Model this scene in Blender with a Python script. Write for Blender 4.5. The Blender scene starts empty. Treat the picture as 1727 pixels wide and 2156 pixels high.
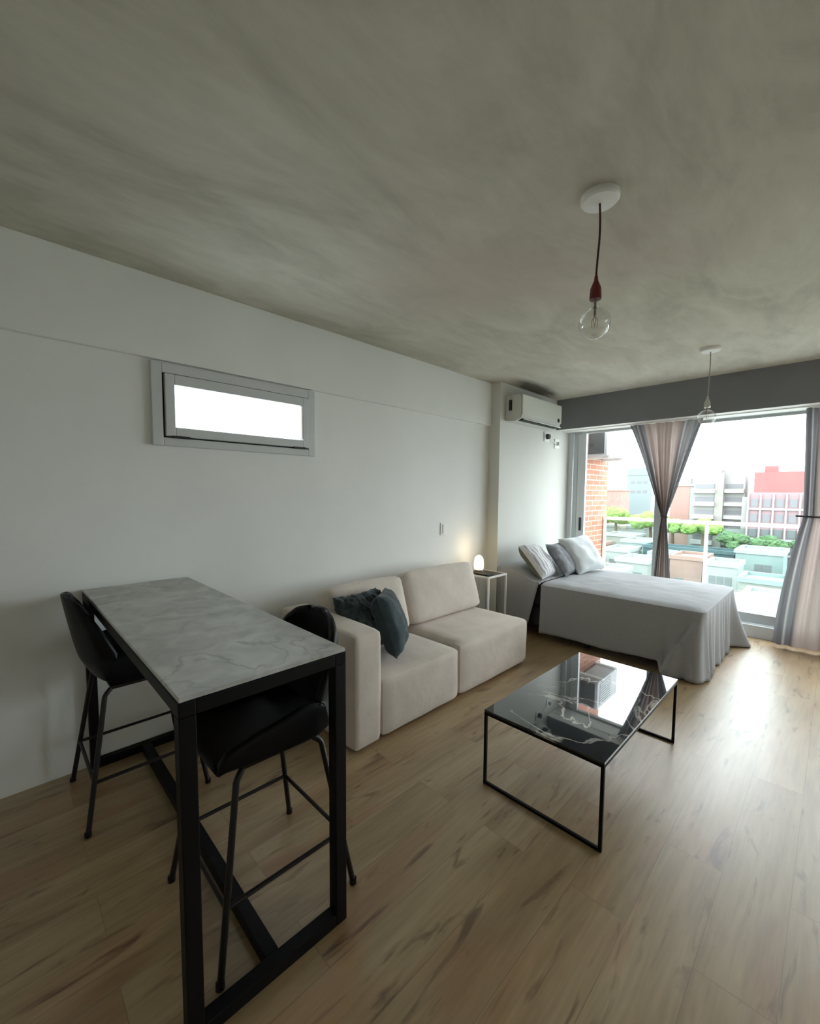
import bpy, bmesh, math, random
from mathutils import Vector, Matrix, noise
random.seed(7)
sc = bpy.context.scene
COL = sc.collection
PI = math.pi

# ---------------------------------------------------------------- materials
def mat(name, color, rough=.6, metal=0., spec=.5, noise_amt=0., noise_scale=20., bump=0., bump_scale=60., stretch=(1,1,1), color2=None, sheen=0., coord='Object'):
    m = bpy.data.materials.new(name); m.use_nodes = True
    nt = m.node_tree; p = nt.nodes['Principled BSDF']
    p.inputs['Base Color'].default_value = (*color, 1); p.inputs['Roughness'].default_value = rough
    p.inputs['Metallic'].default_value = metal; p.inputs['Specular IOR Level'].default_value = spec
    if sheen: p.inputs['Sheen Weight'].default_value = sheen; p.inputs['Sheen Roughness'].default_value = .4
    tc = nt.nodes.new('ShaderNodeTexCoord'); mp = nt.nodes.new('ShaderNodeMapping')
    mp.inputs['Scale'].default_value = stretch
    nt.links.new(tc.outputs[coord], mp.inputs['Vector'])
    n = nt.nodes.new('ShaderNodeTexNoise'); n.inputs['Scale'].default_value = noise_scale; n.inputs['Detail'].default_value = 5
    nt.links.new(mp.outputs[0], n.inputs['Vector'])
    c2 = color2 or tuple(max(0, c * (1 - noise_amt)) for c in color)
    mix = nt.nodes.new('ShaderNodeMix'); mix.data_type = 'RGBA'
    r = nt.nodes.new('ShaderNodeMapRange'); r.inputs[1].default_value = .35; r.inputs[2].default_value = .68
    nt.links.new(n.outputs[0], r.inputs[0]); nt.links.new(r.outputs[0], mix.inputs[0])
    mix.inputs[6].default_value = (*color, 1); mix.inputs[7].default_value = (*c2, 1)
    nt.links.new(mix.outputs[2], p.inputs['Base Color'])
    if bump:
        n2 = nt.nodes.new('ShaderNodeTexNoise'); n2.inputs['Scale'].default_value = bump_scale; n2.inputs['Detail'].default_value = 4
        nt.links.new(mp.outputs[0], n2.inputs['Vector'])
        b = nt.nodes.new('ShaderNodeBump'); b.inputs['Strength'].default_value = bump; b.inputs['Distance'].default_value = .01
        nt.links.new(n2.outputs[0], b.inputs['Height']); nt.links.new(b.outputs[0], p.inputs['Normal'])
    return m

def N(nt, t, **kw):
    n = nt.nodes.new(t)
    for k, v in kw.items(): setattr(n, k, v)
    return n

def floor_mat():
    m = mat('oak_laminate', (.4, .3, .2), .3); nt = m.node_tree; p = nt.nodes['Principled BSDF']; L = nt.links
    tc = N(nt, 'ShaderNodeTexCoord'); mp = N(nt, 'ShaderNodeMapping'); mp.inputs['Rotation'].default_value = (0, 0, PI/2)
    mp.inputs['Location'].default_value = (.2, .07, 0)
    L.new(tc.outputs['Object'], mp.inputs['Vector'])
    br = N(nt, 'ShaderNodeTexBrick'); br.offset = .37; br.inputs['Scale'].default_value = 1
    br.inputs['Brick Width'].default_value = 1.28; br.inputs['Row Height'].default_value = .192
    br.inputs['Mortar Size'].default_value = .0016; br.inputs['Mortar Smooth'].default_value = .3; br.inputs['Bias'].default_value = 0
    br.inputs['Color1'].default_value = (0, 0, 0, 1); br.inputs['Color2'].default_value = (1, 1, 1, 1); br.inputs['Mortar'].default_value = (.5, .5, .5, 1)
    L.new(mp.outputs[0], br.inputs['Vector'])
    # shift the grain for every plank
    sh = N(nt, 'ShaderNodeVectorMath', operation='MULTIPLY'); sh.inputs[1].default_value = (7.3, 3.1, 5.7)
    L.new(br.outputs['Color'], sh.inputs[0])
    add = N(nt, 'ShaderNodeVectorMath', operation='ADD'); L.new(tc.outputs['Object'], add.inputs[0]); L.new(sh.outputs[0], add.inputs[1])
    def noi(scale, st, det=5, dist=0.):
        q = N(nt, 'ShaderNodeMapping'); q.inputs['Scale'].default_value = st; L.new(add.outputs[0], q.inputs['Vector'])
        n = N(nt, 'ShaderNodeTexNoise'); n.inputs['Scale'].default_value = scale; n.inputs['Detail'].default_value = det
        n.inputs['Distortion'].default_value = dist; L.new(q.outputs[0], n.inputs['Vector']); return n.outputs[0]
    def ramp(src, stops):
        r = N(nt, 'ShaderNodeValToRGB'); L.new(src, r.inputs[0]); e = r.color_ramp.elements
        while len(e) < len(stops): e.new(.5)
        for k, (pos, c) in enumerate(stops): e[k].position = pos; e[k].color = (*c, 1) if len(c) == 3 else c
        return r.outputs[0]
    base = ramp(noi(2.2, (3.2, .55, 1), 4, .6), [(.28, (.29, .19, .088)), (.5, (.39, .275, .142)), (.72, (.46, .345, .20))])
    grain = ramp(noi(11, (6, .35, 1), 5, .4), [(.3, (.82, .80, .78)), (.6, (1, 1, 1))])
    knots = ramp(noi(3.0, (4.2, .85, 1), 4, 1.5), [(.29, (.42, .34, .27)), (.41, (1, 1, 1))])
    tone = ramp(br.outputs['Color'], [(0, (.92, .91, .89)), (1, (1.0, 1.0, 1.0))])
    rosy = ramp(noi(1.7, (1.8, .8, 1), 4, .8), [(.50, (1, 1, 1)), (.68, (1.0, .84, .78))])
    def mul(a, b):
        x = N(nt, 'ShaderNodeMix', data_type='RGBA', blend_type='MULTIPLY'); x.inputs[0].default_value = 1
        L.new(a, x.inputs[6]); L.new(b, x.inputs[7]); return x.outputs[2]
    c = mul(mul(mul(mul(base, grain), knots), tone), rosy)
    seam = ramp(br.outputs['Fac'], [(0, (1, 1, 1)), (1, (.72, .68, .64))])
    c = mul(c, seam)
    L.new(c, p.inputs['Base Color'])
    rg = N(nt, 'ShaderNodeMapRange'); L.new(noi(5, (2, .6, 1)), rg.inputs[0]); rg.inputs[3].default_value = .33; rg.inputs[4].default_value = .45
    L.new(rg.outputs[0], p.inputs['Roughness']); p.inputs['Specular IOR Level'].default_value = .6; p.inputs['Coat Weight'].default_value = .8; p.inputs['Coat Roughness'].default_value = .42
    b = N(nt, 'ShaderNodeBump'); b.inputs['Strength'].default_value = .08; b.inputs['Distance'].default_value = .004
    L.new(noi(30, (6, .4, 1)), b.inputs['Height']); L.new(b.outputs[0], p.inputs['Normal'])
    return m

def ceiling_mat():
    m = mat('brushed_cement', (.4, .39, .33), .85); nt = m.node_tree; p = nt.nodes['Principled BSDF']; L = nt.links
    tc = N(nt, 'ShaderNodeTexCoord')
    def noi(scale, st, rot, det, dist):
        q = N(nt, 'ShaderNodeMapping'); q.inputs['Scale'].default_value = st; q.inputs['Rotation'].default_value = (0, 0, rot)
        L.new(tc.outputs['Object'], q.inputs['Vector'])
        n = N(nt, 'ShaderNodeTexNoise'); n.inputs['Scale'].default_value = scale; n.inputs['Detail'].default_value = det
        n.inputs['Distortion'].default_value = dist; n.inputs['Roughness'].default_value = .62; L.new(q.outputs[0], n.inputs['Vector']); return n.outputs[0]
    a = noi(1.6, (1.9, .75, 1), .25, 8, .9); b = noi(5.5, (2.2, .6, 1), -.3, 8, .6); c = noi(.55, (1, 1, 1), 0, 3, .3)
    mx = N(nt, 'ShaderNodeMath', operation='MULTIPLY_ADD'); L.new(b, mx.inputs[0]); mx.inputs[1].default_value = .45; L.new(a, mx.inputs[2])
    r = N(nt, 'ShaderNodeValToRGB'); L.new(mx.outputs[0], r.inputs[0]); e = r.color_ramp.elements
    e[0].position = .50; e[0].color = (.45, .437, .368, 1); e[1].position = .96; e[1].color = (.66, .645, .56, 1)
    k = e.new(.72); k.color = (.57, .555, .475, 1)
    # rosy drifts of pigment
    r2 = N(nt, 'ShaderNodeMapRange'); L.new(c, r2.inputs[0]); r2.inputs[1].default_value = .50; r2.inputs[2].default_value = .66; r2.inputs[4].default_value = .6
    mi = N(nt, 'ShaderNodeMix', data_type='RGBA'); L.new(r2.outputs[0], mi.inputs[0]); L.new(r.outputs[0], mi.inputs[6]); mi.inputs[7].default_value = (.55, .475, .42, 1)
    # damp stain on the ceiling, with the air conditioner's shadow painted in
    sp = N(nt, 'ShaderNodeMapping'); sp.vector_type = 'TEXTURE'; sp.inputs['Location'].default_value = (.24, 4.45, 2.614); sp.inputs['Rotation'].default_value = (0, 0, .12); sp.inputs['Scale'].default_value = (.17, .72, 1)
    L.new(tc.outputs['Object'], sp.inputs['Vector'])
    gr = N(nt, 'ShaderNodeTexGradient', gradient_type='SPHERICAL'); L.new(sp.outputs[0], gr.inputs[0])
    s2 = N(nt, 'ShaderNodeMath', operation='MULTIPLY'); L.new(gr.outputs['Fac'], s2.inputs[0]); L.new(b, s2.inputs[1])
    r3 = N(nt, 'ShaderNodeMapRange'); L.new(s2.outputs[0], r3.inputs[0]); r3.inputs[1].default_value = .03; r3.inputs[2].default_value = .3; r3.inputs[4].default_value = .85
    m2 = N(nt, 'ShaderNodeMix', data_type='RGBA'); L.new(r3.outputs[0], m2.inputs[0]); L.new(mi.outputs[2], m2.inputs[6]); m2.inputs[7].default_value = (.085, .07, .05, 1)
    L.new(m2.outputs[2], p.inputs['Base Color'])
    bu = N(nt, 'ShaderNodeBump'); bu.inputs['Strength'].default_value = .3; bu.inputs['Distance'].default_value = .012
    L.new(mx.outputs[0], bu.inputs['Height']); L.new(bu.outputs[0], p.inputs['Normal'])
    return m

def marble_mat(name, base, base2, vein, width, scale, rough, amount=1., coat=0., dist=1.4, seed=(0,0,0)):
    m = mat(name, base, rough); nt = m.node_tree; p = nt.nodes['Principled BSDF']; L = nt.links
    tc = N(nt, 'ShaderNodeTexCoord'); mp = N(nt, 'ShaderNodeMapping'); mp.inputs['Location'].default_value = seed; mp.inputs['Rotation'].default_value = (0, 0, .6)
    L.new(tc.outputs['Object'], mp.inputs['Vector'])
    n = N(nt, 'ShaderNodeTexNoise'); n.inputs['Scale'].default_value = scale; n.inputs['Detail'].default_value = 6; n.inputs['Distortion'].default_value = dist
    L.new(mp.outputs[0], n.inputs['Vector'])
    s = N(nt, 'ShaderNodeMath', operation='SUBTRACT'); L.new(n.outputs[0], s.inputs[0]); s.inputs[1].default_value = .5
    ab = N(nt, 'ShaderNodeMath', operation='ABSOLUTE'); L.new(s.outputs[0], ab.inputs[0])
    mr = N(nt, 'ShaderNodeMapRange'); L.new(ab.outputs[0], mr.inputs[0]); mr.inputs[1].default_value = 0; mr.inputs[2].default_value = width; mr.inputs[3].default_value = amount; mr.inputs[4].default_value = 0
    n3 = N(nt, 'ShaderNodeTexNoise'); n3.inputs['Scale'].default_value = scale * .8; L.new(mp.outputs[0], n3.inputs['Vector'])
    m3 = N(nt, 'ShaderNodeMapRange'); L.new(n3.outputs[0], m3.inputs[0]); m3.inputs[1].default_value = .42; m3.inputs[2].default_value = .6
    mm = N(nt, 'ShaderNodeMath', operation='MULTIPLY'); L.new(mr.outputs[0], mm.inputs[0]); L.new(m3.outputs[0], mm.inputs[1])
    n2 = N(nt, 'ShaderNodeTexNoise'); n2.inputs['Scale'].default_value = scale * 4.5; n2.inputs['Detail'].default_value = 8; n2.inputs['Distortion'].default_value = .8; L.new(mp.outputs[0], n2.inputs['Vector'])
    m2 = N(nt, 'ShaderNodeMapRange'); L.new(n2.outputs[0], m2.inputs[0]); m2.inputs[1].default_value = .35; m2.inputs[2].default_value = .65
    a = N(nt, 'ShaderNodeMix', data_type='RGBA'); L.new(m2.outputs[0], a.inputs[0]); a.inputs[6].default_value = (*base, 1); a.inputs[7].default_value = (*base2, 1)
    b = N(nt, 'ShaderNodeMix', data_type='RGBA'); L.new(mm.outputs[0], b.inputs[0]); L.new(a.outputs[2], b.inputs[6]); b.inputs[7].default_value = (*vein, 1)
    L.new(b.outputs[2], p.inputs['Base Color'])
    if coat: p.inputs['Coat Weight'].default_value = coat; p.inputs['Coat Roughness'].default_value = .02
    return m

def glass_mat(name, tint, refl=.12, rough=0.):
    m = bpy.data.materials.new(name); m.use_nodes = True; nt = m.node_tree; nt.nodes.clear(); L = nt.links
    o = N(nt, 'ShaderNodeOutputMaterial'); t = N(nt, 'ShaderNodeBsdfTransparent'); t.inputs[0].default_value = (*tint, 1)
    g = N(nt, 'ShaderNodeBsdfGlossy'); g.inputs['Roughness'].default_value = rough
    lw = N(nt, 'ShaderNodeLayerWeight'); lw.inputs['Blend'].default_value = .25
    mr = N(nt, 'ShaderNodeMapRange'); L.new(lw.outputs['Facing'], mr.inputs[0]); mr.inputs[3].default_value = refl * .3; mr.inputs[4].default_value = min(1, refl * 3)
    mx = N(nt, 'ShaderNodeMixShader'); L.new(mr.outputs[0], mx.inputs[0]); L.new(t.outputs[0], mx.inputs[1]); L.new(g.outputs[0], mx.inputs[2]); L.new(mx.outputs[0], o.inputs[0])
    return m

def translucent_mat(name, color, trans, amt, clear=0.):
    m = bpy.data.materials.new(name); m.use_nodes = True; nt = m.node_tree; nt.nodes.clear(); L = nt.links
    o = N(nt, 'ShaderNodeOutputMaterial'); d = N(nt, 'ShaderNodeBsdfDiffuse'); d.inputs[0].default_value = (*color, 1)
    t = N(nt, 'ShaderNodeBsdfTranslucent'); t.inputs[0].default_value = (*trans, 1)
    mx = N(nt, 'ShaderNodeMixShader'); mx.inputs[0].default_value = amt; L.new(d.outputs[0], mx.inputs[1]); L.new(t.outputs[0], mx.inputs[2])
    last = mx
    if clear:
        c = N(nt, 'ShaderNodeBsdfTransparent'); m2 = N(nt, 'ShaderNodeMixShader'); m2.inputs[0].default_value = clear
        L.new(mx.outputs[0], m2.inputs[1]); L.new(c.outputs[0], m2.inputs[2]); last = m2
    L.new(last.outputs[0], o.inputs[0]); return m

def emit_mat(name, color, s):
    m = bpy.data.materials.new(name); m.use_nodes = True; p = m.node_tree.nodes['Principled BSDF']
    p.inputs['Base Color'].default_value = (*color, 1); p.inputs['Emission Color'].default_value = (*color, 1); p.inputs['Emission Strength'].default_value = s
    return m

def brick_mat():
    m = mat('red_brick', (.6, .3, .2), .85); nt = m.node_tree; p = nt.nodes['Principled BSDF']; L = nt.links
    tc = N(nt, 'ShaderNodeTexCoord'); mp = N(nt, 'ShaderNodeMapping'); mp.inputs['Rotation'].default_value = (0, -PI/2, -PI/2)
    sx = N(nt, 'ShaderNodeSeparateXYZ'); cx = N(nt, 'ShaderNodeCombineXYZ'); L.new(tc.outputs['Object'], sx.inputs[0])
    ad = N(nt, 'ShaderNodeMath', operation='ADD'); L.new(sx.outputs[0], ad.inputs[0]); L.new(sx.outputs[1], ad.inputs[1])
    L.new(ad.outputs[0], cx.inputs[0]); L.new(sx.outputs[2], cx.inputs[1])
    br = N(nt, 'ShaderNodeTexBrick'); br.inputs['Scale'].default_value = 1; br.inputs['Brick Width'].default_value = .24; br.inputs['Row Height'].default_value = .075
    br.inputs['Mortar Size'].default_value = .008; br.inputs['Color1'].default_value = (.30, .105, .06, 1); br.inputs['Color2'].default_value = (.37, .15, .09, 1); br.inputs['Mortar'].default_value = (.36, .29, .24, 1)
    L.new(cx.outputs[0], br.inputs['Vector']); L.new(br.outputs['Color'], p.inputs['Base Color'])
    return m

def pillow_stripe_mat(name, c1, c2, freq, axis='X'):
    m = mat(name, c1, .9); nt = m.node_tree; p = nt.nodes['Principled BSDF']; L = nt.links
    tc = N(nt, 'ShaderNodeTexCoord'); w = N(nt, 'ShaderNodeTexWave', bands_direction=axis); w.inputs['Scale'].default_value = freq; w.inputs['Distortion'].default_value = 1.2; w.inputs['Detail'].default_value = 1
    L.new(tc.outputs['Object'], w.inputs['Vector'])
    r = N(nt, 'ShaderNodeValToRGB'); L.new(w.outputs['Fac'], r.inputs[0]); r.color_ramp.elements[0].position = .62; r.color_ramp.elements[0].color = (*c1, 1); r.color_ramp.elements[1].position = .75; r.color_ramp.elements[1].color = (*c2, 1)
    L.new(r.outputs[0], p.inputs['Base Color']); return m

def curtain_mat():
    # soft rose-grey cloth with grey stripes along both edges, stripe position from the UV map
    m = bpy.data.materials.new('striped_sheer_cloth'); m.use_nodes = True; nt = m.node_tree; nt.nodes.clear(); L = nt.links
    uv = N(nt, 'ShaderNodeUVMap'); sp = N(nt, 'ShaderNodeSeparateXYZ'); L.new(uv.outputs[0], sp.inputs[0])
    r = N(nt, 'ShaderNodeValToRGB'); r.color_ramp.interpolation = 'LINEAR'; L.new(sp.outputs[0], r.inputs[0]); e = r.color_ramp.elements
    G = (.16, .155, .16, 1); LG = (.40, .385, .375, 1); RO = (.44, .365, .335, 1)
    stops = [(0, G), (.09, G), (.11, LG), (.13, G), (.19, G), (.22, RO), (.46, RO), (.50, (.30, .24, .22, 1)), (.54, RO), (.72, RO), (.75, G), (.79, LG), (.81, G), (.88, LG), (.90, G), (1, G)]
    while len(e) < len(stops): e.new(.5)
    for k, (a, c) in enumerate(stops): e[k].position = a; e[k].color = c
    o = N(nt, 'ShaderNodeOutputMaterial'); d = N(nt, 'ShaderNodeBsdfDiffuse'); t = N(nt, 'ShaderNodeBsdfTranslucent')
    L.new(r.outputs[0], d.inputs[0]); L.new(r.outputs[0], t.inputs[0])
    mx = N(nt, 'ShaderNodeMixShader'); mx.inputs[0].default_value = .5; L.new(d.outputs[0], mx.inputs[1]); L.new(t.outputs[0], mx.inputs[2]); L.new(mx.outputs[0], o.inputs[0])
    return m

M = dict(
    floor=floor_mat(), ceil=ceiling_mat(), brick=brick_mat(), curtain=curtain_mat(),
    wall=mat('white_plaster', (.835, .845, .83), .8, noise_amt=.04, noise_scale=2, bump=.05, bump_scale=30),
    column=mat('column_paint', (.70, .70, .66), .8, noise_amt=.04, noise_scale=2),
    beam=mat('grey_painted_beam', (.225, .23, .25), .75, noise_amt=.08, noise_scale=3),
    white=mat('white_paint', (.82, .82, .80), .5),
    alu=mat('white_aluminium', (.62, .64, .65), .4, noise_amt=.03),
    alu_grey=mat('anodised_aluminium', (.48, .51, .51), .4, metal=.1),
    black=mat('black_steel', (.004, .004, .0045), .5, spec=.18, noise_amt=.2),
    blackplastic=mat('black_moulded_seat', (.002, .002, .003), .42, spec=.2, noise_amt=.2),
    stool_leg=mat('dark_bronze_steel', (.010, .007, .006), .4, spec=.35),
    gasket=mat('black_gasket', (.02, .02, .02), .7),
    marble=marble_mat('grey_marble', (.60, .61, .58), (.43, .44, .42), (.27, .275, .265), .022, 2.0, .45, .75, seed=(.6, 1.3, 0)),
    blackmarble=marble_mat('black_marble', (.010, .014, .018), (.028, .034, .042), (.62, .60, .55), .012, 1.9, .03, 1., coat=1., dist=1.0, seed=(1.3, 4.2, 0)),
    sofa=mat('beige_velvet', (.70, .62, .555), .95, noise_amt=.12, noise_scale=5, bump=.25, bump_scale=14, sheen=.3),
    teal=mat('dark_teal_cloth', (.022, .042, .048), .8, noise_amt=.3, noise_scale=30, sheen=.12),
    fluffy=mat('shaggy_teal_grey_cloth', (.012, .022, .028), .95, color2=(.075, .10, .11), noise_scale=34, stretch=(1, 1, .35), bump=1., bump_scale=70, sheen=.15),
    spread=mat('grey_cotton_bedspread', (.38, .385, .40), .95, noise_amt=.06, noise_scale=60, bump=.12, bump_scale=50, sheen=.1),
    mattress=mat('dark_bed_base_cloth', (.035, .035, .04), .9),
    pil_olive=mat('olive_grey_cloth', (.17, .18, .145), .9, noise_amt=.2, noise_scale=30),
    pil_strip=pillow_stripe_mat('white_cloth_grey_stripes', (.72, .71, .73), (.38, .38, .40), 6),
    pil_white=mat('white_pillow_cotton', (.74, .77, .79), .9, noise_amt=.06, noise_scale=10, bump=.3, bump_scale=18),
    pil_dark=mat('slate_grey_cloth', (.16, .17, .18), .9, color2=(.30, .30, .33), noise_scale=14),
    plastic=mat('ivory_white_plastic', (.72, .73, .68), .35), acside=mat('grey_white_plastic', (.58, .59, .55), .5), darkgrille=mat('dark_grille', (.05, .06, .06), .6),
    cord_red=mat('dark_red_cord', (.05, .012, .012), .6), red=mat('dark_red_lamp_socket', (.13, .006, .008), .4),
    cord_clear=mat('pale_grey_cord', (.38, .38, .35), .5), chrome=mat('satin_nickel', (.6, .6, .57), .3, metal=.9),
    bulb=glass_mat('clear_bulb_glass', (.97, .97, .96), .22), filament=mat('filament_support', (.25, .22, .18), .4, metal=.6),
    pane=glass_mat('clear_pane', (.97, .985, .98), .05), railglass=glass_mat('green_tinted_pane', (.85, .925, .90), .08),
    blind=translucent_mat('fill_window_blind', (.8, .8, .78), (.6, .6, .56), .6), frosted=translucent_mat('frosted_pane', (.9, .95, .97), (.95, .98, 1), .85, .45),
    shade=emit_mat('lit_glass_shade', (1, .84, .52), 1.3), tray=mat('dark_walnut', (.05, .03, .02), .4),
    condenser=mat('weathered_white_metal', (.40, .41, .42), .5), slab=mat('balcony_tiles', (.66, .66, .64), .7), concrete=mat('light_concrete', (.62, .62, .60), .8, noise_amt=.1),
    b_grey=mat('pale_grey_render', (0.235, 0.238, 0.225), .9, noise_amt=.1, noise_scale=.3), b_white=mat('white_render', (0.28, 0.285, 0.275), .9, noise_amt=.08, noise_scale=.4),
    b_red=mat('bright_red_cladding', (0.34, 0.075, 0.07), .7, noise_amt=.15, noise_scale=.3), b_pink=mat('mauve_pink_render', (0.22, 0.155, 0.16), .9, noise_amt=.1, noise_scale=.5),
    b_salmon=mat('salmon_render', (0.27, 0.165, 0.14), .9, noise_amt=.08, noise_scale=.4), b_teal=mat('blue_green_render', (0.057, 0.095, 0.103), .8, noise_amt=.2, noise_scale=.2),
    b_cyan=mat('pale_aqua_render', (0.2, 0.245, 0.24), .9, noise_amt=.06, noise_scale=.3), b_tower=mat('aqua_tower_render', (0.143, 0.177, 0.177), .8), b_brickred=mat('terracotta_render', (0.24, 0.15, 0.125), .9, noise_amt=.2, noise_scale=.6),
    b_cream=mat('cream_render', (0.212, 0.206, 0.183), .9, noise_amt=.1, noise_scale=.5),
    winglass=mat('dark_window_glass', (.12, .125, .13), .6), balc=mat('white_balcony_band', (0.33, 0.33, 0.32), .8),
    leaf=mat('light_green_leaves', (.085, .16, .035), .9, color2=(.17, .26, .06), noise_scale=1.2, bump=1, bump_scale=2), leaf_dark=mat('deep_green_leaves', (.045, .09, .04), .9, color2=(.09, .15, .06), noise_scale=1, bump=1, bump_scale=2),
    bark=mat('bark', (.12, .08, .05), .9), ground=mat('street_ground', (.16, .19, .17), .95, color2=(.30, .31, .28), noise_scale=.05),
)

# ---------------------------------------------------------------- mesh helpers
def add_box(bm, x0, x1, y0, y1, z0, z1, bevel=0., seg=2):
    r = bmesh.ops.create_cube(bm, size=1.)
    vs = r['verts']
    for v in vs:
        v.co = Vector((x0 + (v.co.x + .5) * (x1 - x0), y0 + (v.co.y + .5) * (y1 - y0), z0 + (v.co.z + .5) * (z1 - z0)))
    if bevel:
        es = list({e for v in vs for e in v.link_edges})
        bmesh.ops.bevel(bm, geom=es, offset=bevel, segments=seg, profile=.5, affect='EDGES', clamp_overlap=True)

def add_tube(bm, pts, r, n=10, caps=True):
    pts = [Vector(p) for p in pts]; rings = []
    prev = None
    for i, p in enumerate(pts):
        d = (pts[min(i + 1, len(pts) - 1)] - pts[max(i - 1, 0)]).normalized()
        if prev is None:
            a = Vector((0, 0, 1)) if abs(d.z) < .9 else Vector((1, 0, 0))
            u = d.cross(a).normalized()
        else: u = (prev - d * prev.dot(d)).normalized()
        prev = u; w = d.cross(u)
        rr = r[i] if isinstance(r, (list, tuple)) else r
        rings.append([bm.verts.new(p + (u * math.cos(2*PI*k/n) + w * math.sin(2*PI*k/n)) * rr) for k in range(n)])
    for a, b in zip(rings, rings[1:]):
        for k in range(n): bm.faces.new((a[k], a[(k+1) % n], b[(k+1) % n], b[k]))
    if caps: bm.faces.new(rings[0][::-1]); bm.faces.new(rings[-1])

def add_lathe(bm, prof, c=(0, 0, 0), n=32):
    rings = []
    for r, z in prof:
        rings.append([bm.verts.new((c[0] + max(r, 1e-4) * math.cos(2*PI*k/n), c[1] + max(r, 1e-4) * math.sin(2*PI*k/n), c[2] + z)) for k in range(n)])
    for a, b in zip(rings, rings[1:]):
        for k in range(n): bm.faces.new((a[k], a[(k+1) % n], b[(k+1) % n], b[k]))
    if prof[0][0] > 1e-3: bm.faces.new(rings[0][::-1])
    if prof[-1][0] > 1e-3: bm.faces.new(rings[-1])

def obj(name, bm, m, parent=None, smooth=True, loc=None, rot=None, recalc=True):
    if recalc: bmesh.ops.recalc_face_normals(bm, faces=bm.faces)
    me = bpy.data.meshes.new(name); bm.to_mesh(me); bm.free()
    for mm in (m if isinstance(m, (list, tuple)) else [m]): me.materials.append(mm)
    if smooth:
        for p in me.polygons: p.use_smooth = True
        try: me.set_sharp_from_angle(angle=math.radians(38))
        except Exception: pass
    o = bpy.data.objects.new(name, me); COL.objects.link(o)
    if parent: o.parent = parent
    if loc: o.location = loc
    if rot: o.rotation_euler = rot
    return o

def tag(o, label, cat, group=None, kind=None):
    o['label'] = label; o['category'] = cat
    if group: o['group'] = group
    if kind: o['kind'] = kind
    return o

def thing(name, label, cat, loc=(0, 0, 0), rz=0., group=None, kind=None):
    o = bpy.data.objects.new(name, None); COL.objects.link(o); o.location = loc; o.rotation_euler = (0, 0, rz); o.empty_display_size = .1
    return tag(o, label, cat, group, kind)

def boxes(name, lst, m, parent=None, bevel=0., smooth=False, **k):
    bm = bmesh.new()
    for b in lst: add_box(bm, *b, bevel=bevel)
    return obj(name, bm, m, parent, smooth, **k)

def dup(root, loc, rz=0., label=None):
    r = root.copy(); COL.objects.link(r); r.location = loc; r.rotation_euler = (0, 0, rz)
    if label: r['label'] = label
    for ch in list(root.children):
        c = ch.copy(); COL.objects.link(c); c.parent = r
        for g in ch.children:
            d = g.copy(); COL.objects.link(d); d.parent = c
    return r

def grid_mesh(bm, f, nu, nv, uv=False, closed=False):
    vs = [[bm.verts.new(f(i / nu, j / nv)) for i in range(nu + (0 if closed else 1))] for j in range(nv + 1)]
    lay = bm.loops.layers.uv.new('UVMap') if uv else None
    for j in range(nv):
        for i in range(nu):
            i2 = (i + 1) % nu if closed else i + 1
            fa = bm.faces.new((vs[j][i], vs[j][i2], vs[j+1][i2], vs[j+1][i]))
            if uv:
                for lp, (a, b) in zip(fa.loops, ((i, j), (i+1, j), (i+1, j+1), (i, j+1))): lp[lay].uv = (a / nu, b / nv)
    return vs

def pillow_bm(w, h, t, n=22, back_mat=None, wrinkle=.004, seed=0):
    bm = bmesh.new()
    def co(u, v, s):
        x = u * w/2 * (1 - .07 * (1 - v*v)) ; z = v * h/2 * (1 - .07 * (1 - u*u))
        th = t/2 * (max(0, (1 - u**4) * (1 - v**4))) ** .55
        nz = noise.noise(Vector((u * 2.2 + seed, v * 2.2, s))) * wrinkle * 4 + noise.noise(Vector((u * 6 + seed, v * 6, s * 3))) * wrinkle
        return Vector((x, s * (th + nz * min(1, th / (t * .2))), z))
    for s in (1, -1):
        vs = [[bm.verts.new(co(2*i/n - 1, 2*j/n - 1, s)) for i in range(n + 1)] for j in range(n + 1)]
        for j in range(n):
            for i in range(n):
                q = (vs[j][i], vs[j][i+1], vs[j+1][i+1], vs[j+1][i])
                f = bm.faces.new(q if s > 0 else q[::-1])
                if s > 0 and back_mat: f.material_index = 1
    bmesh.ops.remove_doubles(bm, verts=bm.verts, dist=1e-5)
    return bm

def orient(o, loc, normal, up=(0, 0, 1)):
    """place a pillow so that its front (-Y of the mesh) looks along `normal`"""
    y = -Vector(normal).normalized(); z = Vector(up); z = (z - y * z.dot(y)).normalized(); x = y.cross(z)
    R = Matrix((x, y, z)).transposed(); o.rotation_euler = R.to_euler(); o.location = loc

# ---------------------------------------------------------------- room shell
H = 2.614; RX = 5.3; Y0 = -2.6; YW = 5.5
S = 'structure'
tag(boxes('floor', [(-.15, RX + .15, Y0 - .15, YW + .1, -.12, 0)], M['floor'], smooth=False), 'oak laminate floor running through the room', 'floor', kind=S)
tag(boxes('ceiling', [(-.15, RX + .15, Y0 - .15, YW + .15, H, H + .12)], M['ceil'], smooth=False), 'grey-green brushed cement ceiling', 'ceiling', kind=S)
WY0, WY1, WZ0, WZ1 = .648, 1.664, 1.716, 2.152
tag(boxes('wall_left', [(-.15, 0, Y0, WY0, 0, H), (-.15, 0, WY1, YW + .15, 0, H), (-.15, 0, WY0, WY1, 0, WZ0), (-.15, 0, WY0, WY1, WZ1, H)], M['wall'], smooth=False), 'long white wall on the left', 'wall', kind=S)
tag(boxes('wall_right', [(RX, RX + .15, Y0, -1.9, 0, H), (RX, RX + .15, -.5, YW + .15, 0, H), (RX, RX + .15, -1.9, -.5, 0, 1.1), (RX, RX + .15, -1.9, -.5, 2.0, H)], M['wall'], smooth=False), 'white wall on the right', 'wall', kind=S)
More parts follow.
